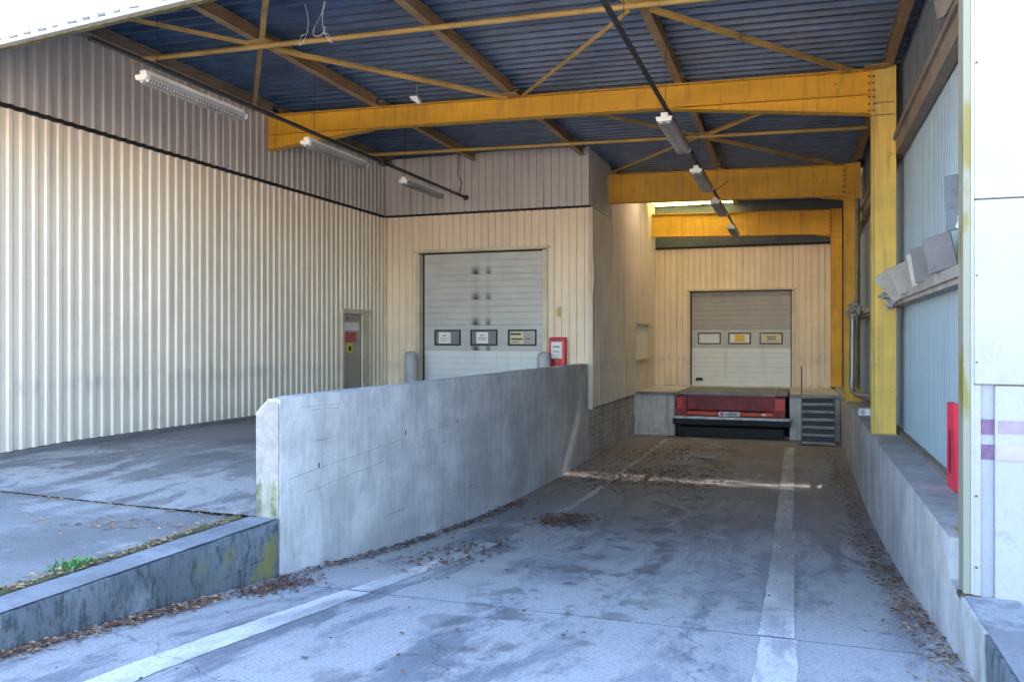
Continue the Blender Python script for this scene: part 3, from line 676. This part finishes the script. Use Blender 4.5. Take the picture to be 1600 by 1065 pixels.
for X, m in ((-9.40, m_girt), (-7.22, m_ochre), (-4.62, m_ochre), (-1.82, m_ochre), (1.22, m_ochre)):
    for a, b in ((6.5, 13.35), (13.56, 20.0 if X > -4.5 else 18.2), (20.25, 26.2)):
        if X < -4.5 and a > 20: continue
        MB().ibeam((X, a, T(X) + .172), (X, b, T(X) + .172), .17, .12 if X > -9 else .2).build("purlin", m, cr)
for y, x0, x1 in ((9.95, -9.5, 1.2), (16.8, -9.5, 1.2)):
    MB().tube([(x0, y, T(x0) - .05), (x1, y, T(x1) - .05)], .038, 10).build("tie_tube", m_tube, cr)
def brace(x0, y0, x1, y1, dz=.0): MB().obox((x0, y0, T(x0) - .012 - dz), (x1, y1, T(x1) - .012 - dz), -.035, .035, -.008, 0).obox((x0, y0, T(x0) - .012 - dz), (x1, y1, T(x1) - .012 - dz), -.035, -.027, -.06, -.008).build("brace_angle", m_tube, cr)
for yc in (9.95, 16.8):
    for xc in ((-7.2, -1.82) if yc < 12 else (-1.82,)):
        for sx in (-1, 1):
            for sy in (-1, 1): brace(xc + sx * .12, yc + sy * .15, xc + sx * 2.55, yc + sy * 3.3, .012 if sx * sy > 0 else 0)
        BX("gusset_plate", m_tube, cr, xc - .2, xc + .2, yc - .17, yc + .17, T(xc) - .02, T(xc) - .008)
for xc, yc in ((-4.62, 13.2), (1.05, 13.2), (-4.62, 13.7)):
    BX("gusset_plate", m_ochre, cr, xc - .16, xc + .16, yc - .1, yc + .12, T(xc) - .03, T(xc) - .014)

# upper roof shell over the warehouse (keeps the sky out)
wr = MB()
for b in ((-30, -4.47, 6.4, 50), (-4.47, 12, 6.4, 21.9), (1.6, 12, 21.9, 22.8), (-4.47, 12, 24.2, 25.45), (-1.85, 12, 25.45, 50), (1.6, 12, 22.8, 24.2), (-4.47, -1.85, 27.5, 50)):
    wr.box(b[0], b[1], b[2], b[3], 5.98, 6.1)
tag(wr.build("warehouse_roof", m_galv), "flat metal warehouse roof above the canopy deck", "roof")
wb = MB().box(-30, -9.72, 6.5, 50, -.3, 5.95).box(-9.7, -4.75, 18.6, 27.6, -1.3, 5.95).box(-9.7, 12, 27.62, 50, -1.3, 5.95)
tag(wb.build("warehouse", m_dark), "unlit body of the warehouse behind the cladded walls", "building")

# white fascia
fa = thing("fascia", "bright white ribbed fascia hanging across the top left corner", "fascia", (-5, 6.3, 5))
def fz(X): return 4.455 + (X + 7.8) * .062
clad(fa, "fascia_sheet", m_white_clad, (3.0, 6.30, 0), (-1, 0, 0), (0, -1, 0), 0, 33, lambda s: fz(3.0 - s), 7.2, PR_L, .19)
mb = MB()
for j in range(66):
    x0 = 3 - j * .5; mb.obox((x0, 6.25, fz(x0) - .03), (x0 - .5, 6.25, fz(x0 - .5) - .03), -.035, .035, 0, .03)
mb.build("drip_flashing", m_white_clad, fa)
mb = MB(); x = -2.0
while x > -12:
    if rnd.random() < .9: mb.box(x, x + rnd.uniform(.05, .10), 6.245, 6.262, fz(x) + .035 + rnd.uniform(0, .008), fz(x) + .05 + rnd.uniform(0, .012))
    x -= .19
o = mb.build("rib_gap_shade", m_debris, fa); o['kind'] = 'stuff'  # dark dashes stand in for the shaded gaps at the rib feet
mb = MB()
for j in range(66):
    x0 = 3 - j * .5; mb.obox((x0, 6.29, fz(x0) - .045), (x0 - .5, 6.29, fz(x0 - .5) - .045), -.03, .03, 0, .014)
mb.build("mossy_underside", m_moss, fa)

# ------------------------------------------------------------ right side wall
sw = thing("side_wall", "blue-grey ribbed sheet wall on the ledge along the right side", "wall", (1.45, 14, .1))
RA = ((1.47, 6.6, 0), (0, 1, 0), (-1, 0, 0))
clad(sw, "cladding_sheet", m_bluesheet, *RA, 0, 20.3, .1, 4.3, [(0, 0), (.5, 0), (.6, .014), (.9, .014)], .1, sheet=10)
clad(sw, "upper_cladding_sheet", m_greysheet, (1.45, 6.6, 0), (0, 1, 0), (-1, 0, 0), 0, 20.3, 4.3, 5.9, [(0, 0), (.5, 0), (.6, .014), (.9, .014)], .1, sheet=10)  # coloured darker than the sheets below for the shade above the girt
BX("base_angle", m_girt, sw, 1.38, 1.46, 6.6, 26.8, .08, .125)
for a, b in ((6.6, 13.3), (13.6, 19.95), (20.25, 26.1)):
    MB().obox((1.38, a, 4.42), (1.38, b, 4.42), -.06, .06, -.25, 0).obox((1.30, a, 4.42), (1.30, b, 4.42), -.02, .02, -.04, .03).build("girt", m_girt, sw)
    MB().obox((1.36, a, 2.12), (1.36, b, 2.12), -.09, .09, -.10, 0).obox((1.36, a, 2.02), (1.36, b, 2.02), -.05, .09, -.05, 0).build("girt", m_girt2, sw)
# torn lining board at the top
mb = MB().prism([(1.40, 8.2, 5.7), (1.40, 9.9, 5.7), (1.38, 10.1, 5.15), (1.34, 9.55, 4.78), (1.30, 8.8, 4.55), (1.30, 7.9, 4.5), (1.38, 7.6, 5.7)], (.015, 0, 0))
tag(mb.build("lining_board", m_girt2), "torn brownish lining board hanging at the top of the right wall", "board")
# insulation boards fallen onto the lower girt
def board(y, z, wy, hz, tilt, lean, mat, label, th=.025, yaw=58):
    o = MB(); o.box(-th, 0, -wy / 2, wy / 2, 0, hz)
    me = o.build("insulation_board", mat)
    me.data.transform(Matrix.Translation(me.location)); me.location = (1.30, y, z)
    me.rotation_euler = (R(tilt), R(lean), R(yaw))
    md = me.modifiers.new("bevel", 'BEVEL'); md.width = .006
    return tag(me, label, "board", "fallen insulation boards on the girt")
board(8.85, 2.14, .27, .36, -16, 10, m_debris, "largest grey board tipped on the girt, nearest the white pillar")
board(9.95, 2.11, .24, .40, -13, 12, m_debris, "middle grey board on the girt, between the largest one and the brown strip", yaw=62)
board(10.6, 2.10, .15, .40, -14, 14, m_girt2, "narrow brownish strip of board behind the middle grey board", yaw=66)
board(11.6, 2.08, .24, .40, -24, 16, m_debris2, "tilted beige board leaning in front of the yellow column", yaw=70)
board(12.2, 2.04, .24, .46, -40, 20, m_girt2, "fanned pale board lowest on the girt beside the yellow column", yaw=74)
board(8.3, 2.45, .12, .5, -4, 4, m_greysheet, "upright dark grey scrap half hidden by the white pillar")
def crumple(name, cen, sx, sy, sz, mat, label, cat, seed):
    bm = bmesh.new(); bmesh.ops.create_icosphere(bm, subdivisions=3, radius=1)
    for v in bm.verts:
        n = noise.noise(v.co * 2.3 + Vector((seed, 0, 0))) * .6 + noise.noise(v.co * 6 + Vector((seed, 0, 0))) * .35
        v.co *= 1 + n; v.co = Vector((v.co.x * sx, v.co.y * sy, v.co.z * sz))
    me = bpy.data.meshes.new(name); bm.to_mesh(me); bm.free(); me.materials.append(mat)
    o = bpy.data.objects.new(name, me); C.objects.link(o); o.location = cen; return tag(o, label, cat)
crumple("foil_wrap", (1.17, 13.05, 2.10), .10, .12, .05, m_foil, "crumpled grey foil wrap caught on top of the column girt", "wrap", 1)
crumple("hanging_fluff", (1.22, 12.95, 1.97), .06, .08, .07, m_foil, "tuft of silvery insulation hanging under the girt at the yellow column", "insulation", 5)
crumple("insulation_scrap", (1.12, 19.2, 2.1), .14, .3, .16, m_debris2, "beige lump of insulation on the girt behind the yellow column", "insulation", 9)
crumple("white_wadding", (1.34, 8.05, 2.5), .05, .10, .10, m_paper, "small white wadding tuft beside the pillar edge", "wadding", 12)

# grey drain pipe on the middle column
pp = thing("drain_pipe", "grey elbowed drain pipe beside the middle yellow column", "pipe", (1.1, 19.6, .2))
MB().tube([(1.08, 19.5, 2.0), (1.06, 19.5, .5), (1.08, 19.45, .36), (1.14, 19.4, .30), (1.22, 19.2, .28), (1.4, 18.9, .28)], .055, 10).build("pipe_run", m_galv, pp)
MB().tube([(1.08, 19.5, 1.98), (1.08, 19.5, 2.08)], .075, 10).build("pipe_collar", m_galv, pp); MB().tube([(1.06, 19.5, .62), (1.06, 19.5, .5)], .068, 10).build("pipe_collar", m_galv, pp)
MB().tube([(1.2, 19.9, .4), (1.2, 19.9, 4.6)], .04, 8).build("side_conduit", m_leveltop, pp)
bxo = thing("carton", "small white and blue carton lying on the ledge by the column", "box", (1.14, 16.9, .08))
BX("carton_body", m_paper, bxo, 1.03, 1.24, 16.6, 16.95, .082, .2); BX("blue_print", m_bluesheet, bxo, 1.05, 1.13, 16.596, 16.599, .1, .18)

# red panel on the right wall near the pillar
rc = thing("red_hose_cover", "bright pinkish red vertical cover on the blue wall next to the white pillar", "cover", (1.36, 8.8, 0))
MB().prism([(1.34, 8.62, .88), (1.34, 8.95, .88), (1.34, 8.97, .15), (1.34, 8.80, .0), (1.34, 8.45, -.02 + .12), (1.34, 8.50, .3)], (.05, 0, 0)).build("cover_body", m_pink, rc)
BX("dark_slot", m_dred, rc, 1.332, 1.339, 8.72, 8.80, .22, .62)

# ------------------------------------------------------------ white pillar at the right edge
pl = thing("front_pillar", "white rendered pillar with faded purple stripes at the right edge", "pillar", (2, 6.3, -.3))
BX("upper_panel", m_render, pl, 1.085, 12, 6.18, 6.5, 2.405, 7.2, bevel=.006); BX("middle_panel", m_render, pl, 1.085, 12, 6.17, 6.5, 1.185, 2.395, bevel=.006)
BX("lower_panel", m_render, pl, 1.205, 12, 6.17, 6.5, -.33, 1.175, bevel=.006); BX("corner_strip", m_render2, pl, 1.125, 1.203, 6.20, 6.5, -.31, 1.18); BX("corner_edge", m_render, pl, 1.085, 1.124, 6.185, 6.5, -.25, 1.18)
BX("joint_core", m_debris, pl, 1.10, 12, 6.21, 6.49, -.3, 7.1)
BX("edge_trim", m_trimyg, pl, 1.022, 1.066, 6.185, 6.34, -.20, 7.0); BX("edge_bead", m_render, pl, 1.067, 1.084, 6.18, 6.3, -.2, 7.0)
BX("trim_foot", m_bolt, pl, 1.0, 1.12, 6.17, 6.30, -.235, -.205)
BX("purple_stripe", m_purple, pl, 1.123, 1.2035, 6.194, 6.199, .855, .955); BX("purple_stripe", m_purple, pl, 1.123, 1.2035, 6.194, 6.199, .69, .79)
BX("faded_stripe", m_lilac, pl, 1.225, 12, 6.163, 6.168, .87, .95); BX("faded_stripe", m_lilac2, pl, 1.21, 12, 6.163, 6.168, .69, .79)
for zz in (4.1, 3.3, 1.9, 1.33, .45, -.02): MB().tube([(1.098, 6.165, zz), (1.098, 6.19, zz)], .006, 8).build("screw", m_bolt, pl)

# ------------------------------------------------------------ strip lights and conduits
def strip(cx, cy, L, label, grp, zt=4.62, wdt=.17, tilt=0):
    t = thing("strip_light", label, "light fixture", (cx, cy, zt), grp)
    MB().box(cx - .045, cx + .045, cy + .02, cy + L - .02, zt - .06, zt).build("housing", m_fix, t)
    pr = [(-wdt / 2, -.06), (wdt / 2, -.06), (wdt / 2 - .012, -.11), (.03, -.115), (-.03, -.115), (-wdt / 2 + .012, -.11)]
    MB().prism([(cx + a, cy + .03, zt + b) for a, b in pr], (0, L - .06, 0)).build("diffuser", m_lens, t)
    for sx in (-1, 1): MB().tube([(cx + sx * wdt * .25, cy + .04, zt - .118), (cx + sx * wdt * .25, cy + L - .04, zt - .118)], .017, 8).build("tube", m_fix, t)
    for yy in (cy - .01, cy + L - .04): MB().prism([(cx + a * 1.08, yy, zt + b * 1.12 + .01) for a, b in pr], (0, .05, 0)).build("end_cap", m_fix, t)
    mb = MB(); n = 34
    for k in range(n):
        y = cy + .06 + (L - .12) * k / (n - 1); mb.box(cx - wdt / 2 + .01, cx + wdt / 2 - .01, y - .005, y + .005, zt - .142, zt - .112)
    mb.build("louvre_ribs", m_leveltop, t)
    for yy in (cy + .3, cy + L - .3): MB().tube([(cx, yy, zt), (cx, yy, zt + .09)], .008, 6).build("hanger", m_galv, t)
    return t
LX = -7.25
cA = thing("conduit_rail", "long dark conduit rail carrying the left row of strip lights", "conduit", (LX, 12, 4.72))
MB().box(LX - .03, LX + .03, 7.0, 17.7, 4.71, 4.75).build("rail", m_cable, cA)
for y in (8.0, 11.4, 14.6, 17.4): MB().tube([(LX, y, 4.75), (LX, y, T(LX) + .18)], .005, 5).build("suspension_wire", m_cable, cA)
BX("junction_box", m_cable, cA, LX - .06, LX + .06, 13.6, 13.8, 4.68, 4.78); BX("end_stop", m_cable, cA, LX - .05, LX + .05, 17.68, 17.74, 4.68, 4.78)
MB().tube([(LX + .0, 17.3, 4.75), (LX + .05, 17.32, 5.0), (LX - .03, 17.3, 5.2), (LX + .02, 17.3, T(LX) + .15)], .01, 5).build("loose_cable", m_cable, cA)
strip(LX, 7.75, 1.85, "nearest strip light of the left row, top left under the roof", "strip lights of the left row")
strip(LX, 11.15, 1.85, "middle strip light of the left row, just past the end of the big beam", "strip lights of the left row")
strip(LX, 14.5, 1.85, "farthest strip light of the left row, in front of the bay wall", "strip lights of the left row")
RX = -1.70
cB = thing("conduit_rail", "long dark conduit rail carrying the right row of strip lights", "conduit", (RX, 16, 4.55))
MB().box(RX - .022, RX + .022, 6.8, 25.3, 4.56, 4.60).build("rail", m_cable, cB)
for y in (8.4, 11.2, 15.0, 18.3, 22.3): MB().tube([(RX, y, 4.6), (RX, y, T(RX) + .18)], .005, 5).build("suspension_wire", m_cable, cB)
MB().tube([(RX + .1, 17.4, T(RX) + .1), (RX + .28, 17.5, 5.0), (RX + .3, 17.5, 4.7), (RX + .05, 17.6, 4.55)], .008, 5).build("loose_cable", m_cable, cB)
strip(RX, 11.05, 2.0, "nearest strip light of the right row, crossing the big yellow beam", "strip lights of the right row", 4.48, .20)
strip(RX, 14.6, 2.0, "second strip light of the right row, in front of the middle yellow beam", "strip lights of the right row", 4.48, .20)
strip(RX, 18.0, 2.0, "third strip light of the right row, just below the middle yellow beam", "strip lights of the right row", 4.48, .20)
strip(RX, 22.3, 2.0, "farthest strip light of the right row, in front of the last yellow beam", "strip lights of the right row", 4.48, .20)
bird = thing("lamp_head", "small pale lamp head fixed under the roof left of the big beam's middle", "lamp", (-5.9, 12.3, 5.35))
MB().tube([(-5.9, 12.3, 5.62), (-5.9, 12.3, 5.40)], .01, 6).build("stem", m_galv, bird)
MB().prism([(-6.0, 12.22, 5.42), (-5.86, 12.22, 5.42), (-5.80, 12.22, 5.30), (-5.84, 12.22, 5.29), (-5.95, 12.22, 5.36)], (0, .1, 0)).build("head", m_paper, bird)
hc = MB()
for q, (dx, l) in enumerate(((-.12, .5), (.1, .42), (.2, .52))):
    hc.tube([(-5.5 + dx + .07 * math.sin(k * .5 + q * 2), 8.6 + .03 * math.cos(k * .6), 5.5 - l * math.sin(min(1, k / 11) * 2.3)) for k in range(14)], .004, 5)
tag(hc.build("dangling_cable", m_fix), "thin pale loops of loose cable dangling at the top left", "cable")

# ------------------------------------------------------------ bollards, extinguisher cabinet
for X, lab in ((-8.57, "grey round-topped bollard left of the tall overhead door"), (-5.33, "grey round-topped bollard right of the tall door, beside the red cabinet")):
    mb = MB(); pr = [(.15, 0), (.15, 1.08), (.135, 1.15), (.09, 1.195), (.0, 1.21)]; n = 20; vs = []
    for r, z in pr:
        for k in range(n): vs.append((X + r * math.cos(2 * math.pi * k / n), 17.55 + r * math.sin(2 * math.pi * k / n), z))
    mb.add(vs, [(i * n + k, i * n + (k + 1) % n, (i + 1) * n + (k + 1) % n, (i + 1) * n + k) for i in range(len(pr) - 1) for k in range(n)]); mb.sm = True
    tag(mb.build("bollard", m_bollard), lab, "bollard", "grey bollards guarding the tall door")
ex = thing("extinguisher_cabinet", "red fire extinguisher cabinet with a white notice on the bay wall", "cabinet", (-5.13, 18.05, .7))
MB().box(-5.34, -4.96, 17.95, 18.16, .62, 1.53).build("cabinet_body", m_red, ex, bevel=.03)
BX("notice", m_paper, ex, -5.28, -5.03, 17.944, 17.949, 1.05, 1.42); BX("notice_print", m_debris, ex, -5.24, -5.08, 17.939, 17.943, 1.3, 1.33); BX("notice_print", m_debris, ex, -5.24, -5.1, 17.939, 17.943, 1.2, 1.22)
BX("top_plate", m_dred, ex, -5.28, -5.03, 17.944, 17.949, 1.45, 1.49); MB().tube([(-5.15, 17.94, .88), (-5.15, 17.95, .88)], .04, 10).build("pictogram", m_lilac, ex); BX("latch", m_galv, ex, -5.17, -5.13, 17.93, 17.95, .94, 1.02)

# ------------------------------------------------------------ litter on the ground
tag(MB().obox((-2.32, 19.3, zs(19.3) + .02), (-1.72, 19.1, zs(19.1) + .035), -.05, .05, 0, .03).build("wooden_plank", m_debris2), "short pale plank lying across the ramp before the dock", "plank")
def litter(label, pts, n, spread, zf, mat, size=(.018, .045), seed=0):
    r = random.Random(seed); mb = MB()
    for _ in range(n):
        i = r.randrange(len(pts) - 1) if len(pts) > 1 else 0
        a = Vector(pts[i]); b = Vector(pts[min(i + 1, len(pts) - 1)]); t = r.random()
        x = a.x + (b.x - a.x) * t + r.gauss(0, spread[0]); y = a.y + (b.y - a.y) * t + r.gauss(0, spread[1])
        if x > XR - .01 and zf is zsl: x = XR - abs(r.gauss(0, .05)) - .02
        if x < XL + .02 and zf is zsl: x = XL + abs(r.gauss(0, .08)) + .02
        s = r.uniform(*size); an = r.uniform(0, 6.28); z = zf(x, y) + r.uniform(.008, .022)
        ca, sa = math.cos(an) * s, math.sin(an) * s
        k = r.uniform(.3, .6); q = r.uniform(.1, .5) * s
        mb.add([(x - ca, y - sa, z), (x + sa * k, y - ca * k, z + q), (x + ca, y + sa, z + q * .4), (x - sa * k, y + ca * k, z + q * .2)], [(0, 1, 2), (0, 2, 3)])
    o = mb.build("leaf_litter", mat); tag(o, label, "leaves", kind='stuff'); return o
def zsl(x, y): return zs(y)
def zap(x, y): return zfl(x, min(6.44, y)) - .012
litter("brown leaves gathered along the foot of the dark kerb", [(-4.40, 3.3, 0), (-4.36, 4.6, 0), (-4.3, 5.3, 0)], 620, (.05, .2), zsl, m_leaf, (.012, .032), seed=1)
litter("tan leaves mixed along the foot of the dark kerb", [(-4.40, 3.3, 0), (-4.36, 4.6, 0), (-4.3, 5.6, 0)], 300, (.06, .2), zsl, m_leaf2, (.012, .032), seed=2)
litter("heap of brown leaves where the kerb meets the parapet", [(-4.22, 5.7, 0), (-4.15, 6.3, 0)], 500, (.10, .15), zsl, m_leaf, (.012, .034), seed=3)
litter("thin leaves along the parapet foot", [(-4.36, 6.5, 0), (-4.34, 9.5, 0), (-4.3, 13, 0)], 500, (.06, .3), zsl, m_leaf, seed=4)
litter("scattered leaves in the left wheel track", [(-3.6, 7.6, 0), (-3.6, 9.4, 0)], 220, (.25, .5), zsl, m_leaf, seed=5)
litter("round patch of red-brown leaves left of the lane middle", [(-3.35, 11.3, 0), (-3.1, 11.7, 0)], 420, (.17, .28), zsl, m_leaf, (.02, .05), seed=6)
litter("leaf drift across the ramp by the sun streak", [(-4.0, 15.6, 0), (-2.8, 16.2, 0), (-1.6, 16.2, 0)], 900, (.3, .7), zsl, m_leaf, (.02, .06), seed=7)
litter("leaves scattered before the dock", [(-3.9, 18.5, 0), (-2.4, 20.5, 0)], 350, (.5, .8), zsl, m_leaf, (.02, .06), seed=8)
litter("brown leaves along the foot of the right ledge wall", [(.9, 6.6, 0), (.86, 9.5, 0), (.8, 12, 0), (.75, 17, 0), (.7, 20.5, 0)], 950, (.10, .45), zsl, m_leaf, (.015, .04), seed=9)
litter("tan grit and leaves along the right ledge wall", [(.85, 5.0, 0), (.85, 8.5, 0), (.8, 12, 0)], 1100, (.12, .3), zsl, m_leaf2, (.008, .025), seed=10)
litter("loose single leaves blown over the ramp", [(-2.6, 4.5, 0), (-1.2, 9, 0), (0, 14, 0)], 160, (1.2, 2), zsl, m_leaf, (.01, .03), seed=11)
litter("dry leaves in the gutter behind the kerb", [(-4.9, 2.5, 0), (-4.9, 6.3, 0)], 450, (.05, .2), zap, m_leaf2, (.012, .035), seed=12)
litter("leaf crumbs along the joint before the covered floor", [(-12, 6.43, 0), (-5, 6.4, 0)], 420, (.3, .03), zap, m_leaf2, (.01, .03), seed=13)
litter("small patch of leaves on the apron near the parapet end", [(-6.0, 5.6, 0), (-5.4, 5.9, 0)], 90, (.25, .12), zap, m_leaf2, (.015, .04), seed=14)
# moss line in the gutter
mb = MB(); r = random.Random(3)
for _ in range(900):
    y = r.uniform(2.2, 6.4); x = -4.84 - abs(r.gauss(0, .035)); s = r.uniform(.006, .018); z = zap(x, y)
    mb.add([(x - s, y - s, z), (x + s, y - s, z), (x + s, y + s, z), (x - s, y + s, z), (x + r.uniform(-s, s), y, z + s * 1.6)], [(0, 1, 4), (1, 2, 4), (2, 3, 4), (3, 0, 4)])
tag(mb.build("moss", m_moss), "mossy dirt packed in the gutter behind the kerb", "moss", kind='stuff')
# weed
wd = thing("weed", "bright green weed growing in the gutter behind the kerb", "weed", (-4.93, 4.62, -.17))
for i in range(190):
    mb = MB(); an = r.uniform(0, 6.28); L = r.uniform(.03, .075); bx_, by_ = -4.93 + r.gauss(0, .045), 4.62 + r.gauss(0, .06)
    el = r.uniform(.3, 1.2); vs = []
    for k in range(5):
        t = k / 4; rr = L * t; h = L * math.sin(el) * (t - .35 * t * t) * 1.9; w_ = .006 * math.sin(math.pi * min(1, t * .85 + .12)) + .002
        cx, cy = bx_ + math.cos(an) * rr * math.cos(el * .6), by_ + math.sin(an) * rr * math.cos(el * .6)
        vs += [(cx - math.sin(an) * w_, cy + math.cos(an) * w_, -.165 + h), (cx + math.sin(an) * w_, cy - math.cos(an) * w_, -.165 + h)]
    mb.add(vs, [(2 * k, 2 * k + 1, 2 * k + 3, 2 * k + 2) for k in range(4)]); mb.build("leaf", m_weed, wd)
